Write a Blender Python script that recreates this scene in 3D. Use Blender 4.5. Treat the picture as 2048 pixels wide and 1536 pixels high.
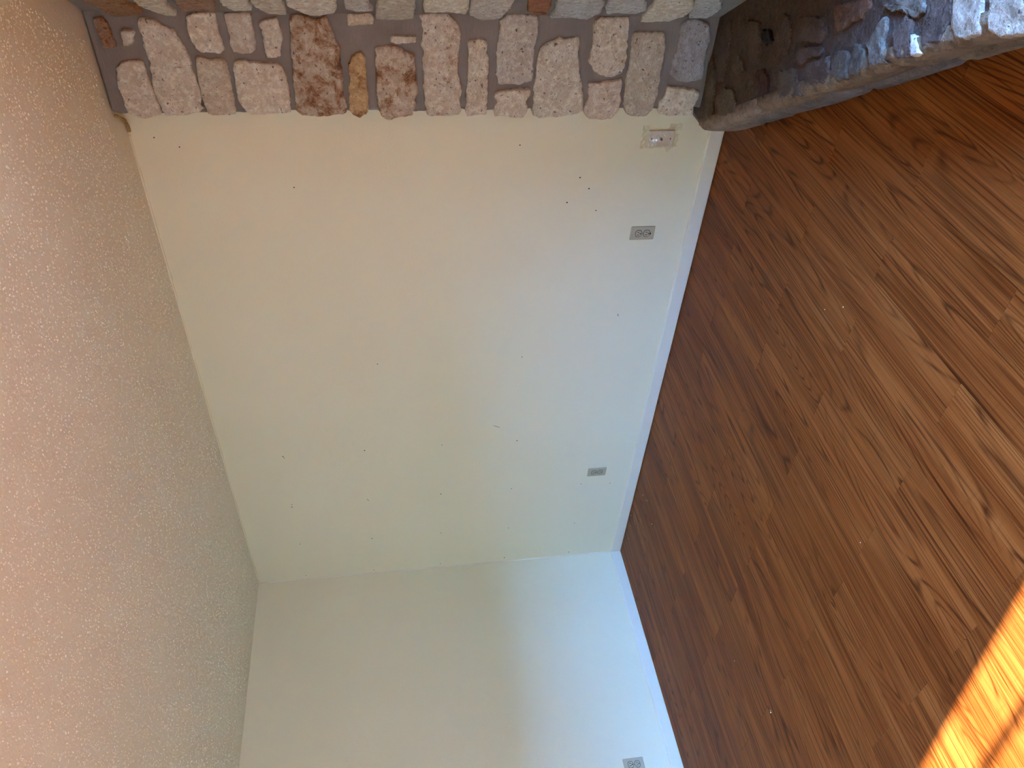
import bpy, math, random
from mathutils import Vector, Matrix, noise

# ---------------------------------------------------------------- camera, sky, sun, exposure
for o in list(bpy.data.objects):
    bpy.data.objects.remove(o, do_unlink=True)
scene = bpy.context.scene
COL = scene.collection

cam_data = bpy.data.cameras.new('camera')
cam = bpy.data.objects.new('camera', cam_data)
COL.objects.link(cam)
# the phone was held on its side: the picture's right is the room's down
RIGHT = Vector((0.05413939, -0.14265803, -0.98829025))
DOWN = Vector((-0.73626328, -0.67429032, 0.05699953))
FWD = Vector((-0.67452599, 0.72455590, -0.14153954))
m = Matrix.Identity(4)
for i in range(3):
    m[i][0] = RIGHT[i]; m[i][1] = -DOWN[i]; m[i][2] = -FWD[i]
m.translation = Vector((4.50969582, -3.07569913, 1.45465547))
cam.matrix_world = m
cam_data.sensor_fit = 'HORIZONTAL'
cam_data.sensor_width = 36.0
cam_data.lens = 1568.84 / 2048 * 36.0
cam_data.clip_start = 0.02
scene.camera = cam

SUN_ELEV = math.radians(24)
world = bpy.data.worlds.new('sky_world')
scene.world = world
world.use_nodes = True
wn = world.node_tree
wn.nodes.clear()
w_out = wn.nodes.new('ShaderNodeOutputWorld')
w_bg = wn.nodes.new('ShaderNodeBackground')
w_sky = wn.nodes.new('ShaderNodeTexSky')
w_sky.sky_type = 'NISHITA'
w_sky.sun_disc = False
w_sky.sun_elevation = SUN_ELEV
w_sky.sun_rotation = math.radians(81)
w_sky.air_density = 1.0
w_sky.dust_density = 0.2
w_sky.ozone_density = 2.0
w_tint = wn.nodes.new('ShaderNodeMix')            # clear deep blue sky
w_tint.data_type = 'RGBA'; w_tint.blend_type = 'MULTIPLY'
w_tint.inputs[0].default_value = 1.0
w_tint.inputs[7].default_value = (0.53, 0.855, 1.55, 1)
wn.links.new(w_sky.outputs[0], w_tint.inputs[6])
wn.links.new(w_tint.outputs[2], w_bg.inputs['Color'])
wn.links.new(w_bg.outputs[0], w_out.inputs['Surface'])
w_bg.inputs['Strength'].default_value = 14.0

sun_data = bpy.data.lights.new('sun', 'SUN')
sun_data.energy = 92.0
sun_data.angle = math.radians(0.53)
sun_data.color = (1.0, 0.99, 0.92)
sun = bpy.data.objects.new('sun', sun_data)
COL.objects.link(sun)
travel = Vector((-0.9874, -0.158, -math.tan(SUN_ELEV))).normalized()
sun.rotation_euler = travel.to_track_quat('-Z', 'Y').to_euler()
sun.location = (9, -1, 4)

vs = scene.view_settings
vs.view_transform = 'Standard'
vs.look = 'None'
vs.gamma = 1.0
vs.use_curve_mapping = False
vs.exposure = 0.27

# ---------------------------------------------------------------- helpers
H = 2.44          # ceiling height
W = 6.60          # room width (x)
D = 4.90          # room depth (-y)
TH = 0.12         # wall thickness

def srgb(r, g, b):
    f = lambda c: (c / 255 / 12.92) if c / 255 <= 0.04045 else ((c / 255 + 0.055) / 1.055) ** 2.4
    return (f(r), f(g), f(b), 1.0)

def mesh_obj(name, verts, faces, mat=None, parent=None, smooth=False):
    me = bpy.data.meshes.new(name)
    me.from_pydata([tuple(v) for v in verts], [], faces)
    me.update()
    if smooth:
        me.polygons.foreach_set('use_smooth', [True] * len(me.polygons))
    if mat: me.materials.append(mat)
    o = bpy.data.objects.new(name, me)
    COL.objects.link(o)
    if parent is not None: o.parent = parent
    return o

def empty(name, loc=(0, 0, 0)):
    o = bpy.data.objects.new(name, None)
    o.location = loc
    o.empty_display_size = 0.1
    COL.objects.link(o)
    return o

def tag(o, label=None, cat=None, group=None, kind=None):
    if label: o['label'] = label
    if cat: o['category'] = cat
    if group: o['group'] = group
    if kind: o['kind'] = kind
    return o

class MB:
    def __init__(self): self.v = []; self.f = []
    def add(self, vs, fs):
        n = len(self.v); self.v += [tuple(v) for v in vs]; self.f += [tuple(i + n for i in f) for f in fs]; return self
    def box(self, x0, x1, y0, y1, z0, z1):
        x0, x1 = min(x0, x1), max(x0, x1); y0, y1 = min(y0, y1), max(y0, y1); z0, z1 = min(z0, z1), max(z0, z1)
        vs = [(x0,y0,z0),(x1,y0,z0),(x1,y1,z0),(x0,y1,z0),(x0,y0,z1),(x1,y0,z1),(x1,y1,z1),(x0,y1,z1)]
        return self.add(vs, [(0,3,2,1),(4,5,6,7),(0,1,5,4),(1,2,6,5),(2,3,7,6),(3,0,4,7)])
    def prism(self, poly, z0, z1):
        a = sum(poly[i][0]*poly[(i+1)%len(poly)][1]-poly[(i+1)%len(poly)][0]*poly[i][1] for i in range(len(poly)))
        if a < 0: poly = poly[::-1]
        n = len(poly)
        vs = [(x,y,z0) for x,y in poly] + [(x,y,z1) for x,y in poly]
        return self.add(vs, [tuple(range(n))[::-1], tuple(range(n,2*n))] + [(i,(i+1)%n,(i+1)%n+n,i+n) for i in range(n)])
    def cyl(self, c, axis, r, h, n=16, r2=None):
        """closed disc/cylinder from c along axis by h"""
        a = Vector(axis).normalized(); t = a.orthogonal().normalized(); b = a.cross(t); c = Vector(c)
        if r2 is None: r2 = r
        vs = [c + (t*math.cos(2*math.pi*i/n) + b*math.sin(2*math.pi*i/n))*r for i in range(n)]
        vs += [c + a*h + (t*math.cos(2*math.pi*i/n) + b*math.sin(2*math.pi*i/n))*r2 for i in range(n)]
        return self.add(vs, [tuple(range(n))[::-1], tuple(range(n,2*n))] + [(i,(i+1)%n,(i+1)%n+n,i+n) for i in range(n)])
    def build(self, name, mat, parent=None, smooth=False, bevel=0):
        o = mesh_obj(name, self.v, self.f, mat, parent, smooth)
        if bevel:
            md = o.modifiers.new('bevel', 'BEVEL'); md.width = bevel; md.segments = 2; md.limit_method = 'ANGLE'
        return o

def new_mat(name):
    mt = bpy.data.materials.new(name); mt.use_nodes = True
    nt = mt.node_tree
    return mt, nt, nt.nodes['Principled BSDF']

def N(nt, kind, **kw):
    n = nt.nodes.new(kind)
    for k, v in kw.items():
        if k.startswith('i_'):
            key = k[2:]
            n.inputs[int(key) if key.isdigit() else key.replace('_', ' ')].default_value = v
        else: setattr(n, k, v)
    return n

def ramp(nt, src, stops, interp='LINEAR'):
    r = nt.nodes.new('ShaderNodeValToRGB')
    r.color_ramp.interpolation = interp
    el = r.color_ramp.elements
    while len(el) < len(stops): el.new(0.5)
    for e, (p, c) in zip(el, stops):
        e.position = p; e.color = c if len(c) == 4 else (*c, 1)
    nt.links.new(src, r.inputs[0])
    return r

def bump(nt, src, strength, dist, normal=None):
    b = N(nt, 'ShaderNodeBump', i_Strength=strength, i_Distance=dist)
    nt.links.new(src, b.inputs['Height'])
    if normal is not None: nt.links.new(normal, b.inputs['Normal'])
    return b

def math_node(nt, op, a, b=None, clamp=False):
    n = N(nt, 'ShaderNodeMath', operation=op, use_clamp=clamp)
    for i, s in enumerate((a, b)):
        if s is None: continue
        if isinstance(s, (int, float)): n.inputs[i].default_value = s
        else: nt.links.new(s, n.inputs[i])
    return n.outputs[0]

def mix(nt, fac, a, b, blend='MIX'):
    n = nt.nodes.new('ShaderNodeMix'); n.data_type = 'RGBA'; n.blend_type = blend
    for s, idx in ((fac, 0), (a, 6), (b, 7)):
        if isinstance(s, (int, float)): n.inputs[idx].default_value = s
        elif isinstance(s, tuple): n.inputs[idx].default_value = s if len(s) == 4 else (*s, 1)
        else: nt.links.new(s, n.inputs[idx])
    return n.outputs[2]

def flat_mat(name, col, rough=0.5, metal=0.0, spec=0.5):
    mt, nt, b = new_mat(name)
    b.inputs['Base Color'].default_value = col
    b.inputs['Roughness'].default_value = rough
    b.inputs['Metallic'].default_value = metal
    b.inputs['Specular IOR Level'].default_value = spec
    # faint procedural unevenness
    tc = N(nt, 'ShaderNodeTexCoord')
    no = N(nt, 'ShaderNodeTexNoise', i_Scale=60.0, i_Detail=3.0)
    nt.links.new(tc.outputs['Object'], no.inputs['Vector'])
    nt.links.new(mix(nt, math_node(nt, 'MULTIPLY', no.outputs[0], 0.18), col, tuple(c * 0.8 for c in col[:3])), b.inputs['Base Color'])
    return mt

# ---------------------------------------------------------------- materials
def wall_mat():
    mt, nt, b = new_mat('painted_wall')
    g = N(nt, 'ShaderNodeNewGeometry')
    n1 = N(nt, 'ShaderNodeTexNoise', i_Scale=1.3, i_Detail=3.0)
    n2 = N(nt, 'ShaderNodeTexNoise', i_Scale=110.0, i_Detail=3.0, i_Roughness=0.55)
    n3 = N(nt, 'ShaderNodeTexNoise', i_Scale=14.0, i_Detail=2.0)
    for n in (n1, n2, n3): nt.links.new(g.outputs['Position'], n.inputs['Vector'])
    r = ramp(nt, n1.outputs[0], [(0.3, (0.800, 0.774, 0.536)), (0.7, (0.830, 0.804, 0.571))])
    nt.links.new(r.outputs[0], b.inputs['Base Color'])
    b.inputs['Roughness'].default_value = 0.55
    b.inputs['Specular IOR Level'].default_value = 0.35
    b1 = bump(nt, n3.outputs[0], 0.12, 0.01)
    b2 = bump(nt, n2.outputs[0], 0.16, 0.004, b1.outputs[0])
    nt.links.new(b2.outputs[0], b.inputs['Normal'])
    return mt

def ceiling_mat():
    mt, nt, b = new_mat('popcorn_ceiling')
    g = N(nt, 'ShaderNodeNewGeometry')
    n1 = N(nt, 'ShaderNodeTexNoise', i_Scale=1.1, i_Detail=2.0)
    n2 = N(nt, 'ShaderNodeTexNoise', i_Scale=95.0, i_Detail=3.0, i_Roughness=0.6)
    for n in (n1, n2): nt.links.new(g.outputs['Position'], n.inputs['Vector'])
    r = ramp(nt, n1.outputs[0], [(0.3, (0.72, 0.725, 0.555)), (0.7, (0.77, 0.775, 0.605))])
    nt.links.new(r.outputs[0], b.inputs['Base Color'])
    b.inputs['Roughness'].default_value = 0.6
    b.inputs['Specular IOR Level'].default_value = 0.3
    nt.links.new(bump(nt, n2.outputs[0], 0.5, 0.004).outputs[0], b.inputs['Normal'])
    return mt

def wood_mat():
    mt, nt, b = new_mat('wood_plank')
    tc = N(nt, 'ShaderNodeTexCoord')
    oi = N(nt, 'ShaderNodeObjectInfo')
    rx = math_node(nt, 'MULTIPLY', oi.outputs['Random'], 37.0)
    off = N(nt, 'ShaderNodeCombineXYZ'); nt.links.new(rx, off.inputs[0]); nt.links.new(math_node(nt, 'MULTIPLY', oi.outputs['Random'], 91.0), off.inputs[1])
    nt.links.new(rx, off.inputs[2])
    add = N(nt, 'ShaderNodeVectorMath', operation='ADD')
    nt.links.new(tc.outputs['Object'], add.inputs[0]); nt.links.new(off.outputs[0], add.inputs[1])
    P = add.outputs[0]
    def scaled(sx, sy, sz=1.0):
        s = N(nt, 'ShaderNodeVectorMath', operation='MULTIPLY'); s.inputs[1].default_value = (sx, sy, sz)
        nt.links.new(P, s.inputs[0]); return s.outputs[0]
    def ns(sx, sy, detail=2.0, rough=0.5, dist=0.0):
        n = N(nt, 'ShaderNodeTexNoise', i_Scale=1.0, i_Detail=detail, i_Roughness=rough, i_Distortion=dist)
        nt.links.new(scaled(sx, sy), n.inputs['Vector']); return n.outputs[0]
    broad = ns(13, 0.9, 2.0)
    contour = ns(6.5, 0.62, 1.0, 0.35, 0.25)
    lines = math_node(nt, 'PINGPONG', math_node(nt, 'MULTIPLY', contour, 30.0), 0.5)      # growth rings
    ring_w = ns(26, 1.6, 1.0)
    fine = ns(190, 1.4, 3.0, 0.6)
    vfine = ns(640, 4.0, 2.0, 0.6)
    figure = ns(7, 60, 2.0, 0.5, 0.6)
    base = ramp(nt, broad, [(0.28, (0.168, 0.0395, 0.0062)), (0.5, (0.237, 0.0646, 0.0112)), (0.74, (0.318, 0.1034, 0.0211))])
    c1 = mix(nt, math_node(nt, 'MULTIPLY', ramp(nt, lines, [(0.0, (1,)*3), (0.10, (0.6,)*3), (0.22, (0,)*3)]).outputs[0], ramp(nt, ring_w, [(0.38, (0.12,)*3), (0.62, (0.95,)*3)]).outputs[0]), base.outputs[0], (0.047, 0.0080, 0.0015))
    c2 = mix(nt, math_node(nt, 'MULTIPLY', ramp(nt, fine, [(0.37, (1,)*3), (0.46, (0,)*3)]).outputs[0], 0.72), c1, (0.060, 0.0110, 0.0020))
    c3 = mix(nt, math_node(nt, 'MULTIPLY', ramp(nt, fine, [(0.55, (0,)*3), (0.68, (1,)*3)]).outputs[0], 0.45), c2, (0.370, 0.1368, 0.0285))
    c4 = mix(nt, math_node(nt, 'MULTIPLY', ramp(nt, vfine, [(0.36, (1,)*3), (0.5, (0,)*3)]).outputs[0], 0.45), c3, (0.090, 0.0182, 0.0034))
    c5 = mix(nt, math_node(nt, 'MULTIPLY', ramp(nt, figure, [(0.60, (0,)*3), (0.75, (1,)*3)]).outputs[0], 0.16), c4, (0.095, 0.0213, 0.0043))
    hv = N(nt, 'ShaderNodeHueSaturation', i_Hue=0.5, i_Saturation=1.0)
    nt.links.new(c5, hv.inputs['Color'])
    nt.links.new(math_node(nt, 'ADD', math_node(nt, 'MULTIPLY', oi.outputs['Random'], 0.16), 0.92), hv.inputs['Value'])
    nt.links.new(hv.outputs[0], b.inputs['Base Color'])
    b.inputs['Roughness'].default_value = 0.36
    b.inputs['Specular IOR Level'].default_value = 0.06
    nt.links.new(bump(nt, fine, 0.10, 0.0012).outputs[0], b.inputs['Normal'])
    return mt

def stone_mat(name, glossy=False):
    """rough limestone; the object's own colour is the base, its alpha how much iron stain the stone carries"""
    mt, nt, b = new_mat(name)
    tc = N(nt, 'ShaderNodeNewGeometry'); oi = N(nt, 'ShaderNodeObjectInfo')
    add = N(nt, 'ShaderNodeVectorMath', operation='ADD')
    off = N(nt, 'ShaderNodeCombineXYZ')
    for i in range(3): nt.links.new(math_node(nt, 'MULTIPLY', oi.outputs['Random'], 13.0 + 7 * i), off.inputs[i])
    nt.links.new(tc.outputs['Position'], add.inputs[0]); nt.links.new(off.outputs[0], add.inputs[1])
    def ns(sc, detail, rough, dist=0.0):
        n = N(nt, 'ShaderNodeTexNoise', i_Scale=sc, i_Detail=detail, i_Roughness=rough, i_Distortion=dist)
        nt.links.new(add.outputs[0], n.inputs['Vector']); return n.outputs[0]
    big = ns(14, 4, 0.6); mid = ns(45, 5, 0.65); fine = ns(190, 4, 0.7); stain = ns(16, 6, 0.72, 0.5); pits = ns(70, 3, 0.55)
    base = oi.outputs['Color']
    dark = mix(nt, 1.0, base, (0.56, 0.55, 0.52), 'MULTIPLY')
    light = mix(nt, 1.0, base, (1.28, 1.36, 1.42), 'MULTIPLY')
    c = mix(nt, ramp(nt, big, [(0.38, (1,)*3), (0.58, (0,)*3)]).outputs[0], base, dark if glossy else mix(nt, 0.5, base, mix(nt, 1.0, base, (0.74, 0.66, 0.54), 'MULTIPLY')))
    c = mix(nt, ramp(nt, mid, [(0.46, (0,)*3), (0.64, (0.9,)*3)]).outputs[0], c, light)
    c = mix(nt, math_node(nt, 'MULTIPLY', ramp(nt, fine, [(0.34, (1,)*3), (0.47, (0,)*3)]).outputs[0], 0.6), c, dark)
    c = mix(nt, math_node(nt, 'MULTIPLY', ramp(nt, pits, [(0.30, (1,)*3), (0.36, (0,)*3)]).outputs[0], 0.8), c, (0.06, 0.045, 0.03))
    # iron stain: amber first, deep red-brown where strongest
    s = math_node(nt, 'ADD', stain, math_node(nt, 'SUBTRACT', math_node(nt, 'MULTIPLY', oi.outputs['Alpha'], 0.52), 0.40))
    amber = ramp(nt, s, [(0.45, (0,)*3), (0.54, (1,)*3)]).outputs[0]
    deep = ramp(nt, math_node(nt, 'ADD', math_node(nt, 'MULTIPLY', s, 0.75), math_node(nt, 'MULTIPLY', fine, 0.30)), [(0.54, (0,)*3), (0.62, (1,)*3)]).outputs[0]
    c = mix(nt, math_node(nt, 'MULTIPLY', amber, 0.75), c, (0.40, 0.215, 0.09))
    c = mix(nt, math_node(nt, 'MULTIPLY', deep, 0.85), c, (0.135, 0.045, 0.018))
    nt.links.new(c, b.inputs['Base Color'])
    b.inputs['Roughness'].default_value = 0.50 if glossy else 0.85
    b.inputs['Specular IOR Level'].default_value = 0.16 if glossy else 0.2
    if glossy:
        nt.links.new(ramp(nt, mid, [(0.3, (0.38,)*3), (0.7, (0.62,)*3)]).outputs[0], b.inputs['Roughness'])
    b1 = bump(nt, mid, 1.0, 0.013)
    b2 = bump(nt, fine, 0.9, 0.004, b1.outputs[0])
    b3 = bump(nt, pits, 0.5, 0.004, b2.outputs[0])
    nt.links.new(b3.outputs[0], b.inputs['Normal'])
    return mt

def mortar_mat(name, col, glossy=False):
    mt, nt, b = new_mat(name)
    g = N(nt, 'ShaderNodeNewGeometry')
    n1 = N(nt, 'ShaderNodeTexNoise', i_Scale=9.0, i_Detail=4.0); n2 = N(nt, 'ShaderNodeTexNoise', i_Scale=150.0, i_Detail=4.0, i_Roughness=0.6)
    st = N(nt, 'ShaderNodeVectorMath', operation='MULTIPLY'); st.inputs[1].default_value = (25, 25, 160)
    n3 = N(nt, 'ShaderNodeTexNoise', i_Scale=1.0, i_Detail=2.0)
    for n in (n1, n2): nt.links.new(g.outputs['Position'], n.inputs['Vector'])
    nt.links.new(g.outputs['Position'], st.inputs[0]); nt.links.new(st.outputs[0], n3.inputs['Vector'])
    if glossy:      # sooty, patchy, with olive and rusty tones
        n1.inputs['Scale'].default_value = 22.0
        c = ramp(nt, n1.outputs[0], [(0.3, (0.040, 0.034, 0.030)), (0.45, col), (0.56, (0.085, 0.048, 0.030)), (0.72, (0.150, 0.120, 0.080))]).outputs[0]
    else:
        c = ramp(nt, n1.outputs[0], [(0.3, tuple(x * 0.82 for x in col)), (0.7, tuple(x * 1.12 for x in col))]).outputs[0]
    c = mix(nt, math_node(nt, 'MULTIPLY', n2.outputs[0], 0.4), c, tuple(x * 0.6 for x in col))
    nt.links.new(c, b.inputs['Base Color'])
    b.inputs['Roughness'].default_value = 0.5 if glossy else 0.85
    b.inputs['Specular IOR Level'].default_value = 0.15 if glossy else 0.2
    b1 = bump(nt, (n1 if glossy else n3).outputs[0], 0.9 if glossy else 0.35, 0.02 if glossy else 0.004); b2 = bump(nt, n2.outputs[0], 1.0 if glossy else 0.4, 0.006 if glossy else 0.002, b1.outputs[0])
    nt.links.new(b2.outputs[0], b.inputs['Normal'])
    return mt

M_WALL = wall_mat(); M_CEIL = ceiling_mat(); M_WOOD = wood_mat()
M_STONE = stone_mat('limestone'); M_HSTONE = stone_mat('sealed_hearth_stone', True)
M_MORTAR = mortar_mat('grey_mortar', (0.250, 0.222, 0.185)); M_HMORTAR = mortar_mat('sealed_hearth_mortar', (0.105, 0.082, 0.060), True)
M_TRIM = flat_mat('white_trim_paint', (0.80, 0.785, 0.62, 1), 0.45)
M_PLATE = flat_mat('almond_plastic', (0.47, 0.43, 0.28, 1), 0.4)
M_WHITE = flat_mat('white_plastic', (0.82, 0.80, 0.76, 1), 0.35)
M_DARK = flat_mat('dark_slot', (0.012, 0.011, 0.010, 1), 0.7)
M_METAL = flat_mat('worn_metal', (0.28, 0.28, 0.29, 1), 0.3, 1.0)
M_GAP = flat_mat('dark_underlay', (0.02, 0.012, 0.008, 1), 0.9)
M_FRAME = flat_mat('white_window_frame', (0.75, 0.75, 0.75, 1), 0.4)
M_GROUND = flat_mat('bounce_patio_ground', (0.13, 0.11, 0.07, 1), 0.9)  # tone set by how much light it bounces indoors
M_LAWN = flat_mat('lawn', (0.075, 0.10, 0.04, 1), 0.95)  # kept dark to hold back bounced light
M_SKYBLOCK = flat_mat('sky_blocker_render', (0.34, 0.28, 0.20, 1), 0.9)  # surface of the two added sky blockers
M_SOOT = flat_mat('soot', (0.02, 0.018, 0.016, 1), 0.9)
M_FOAM = flat_mat('amber_glue', (0.38, 0.235, 0.055, 1), 0.5)
M_SCUFF = flat_mat('grey_scuff', (0.52, 0.48, 0.38, 1), 0.7)
M_CRUMB = flat_mat('white_crumb', (0.85, 0.82, 0.76, 1), 0.8)

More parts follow.
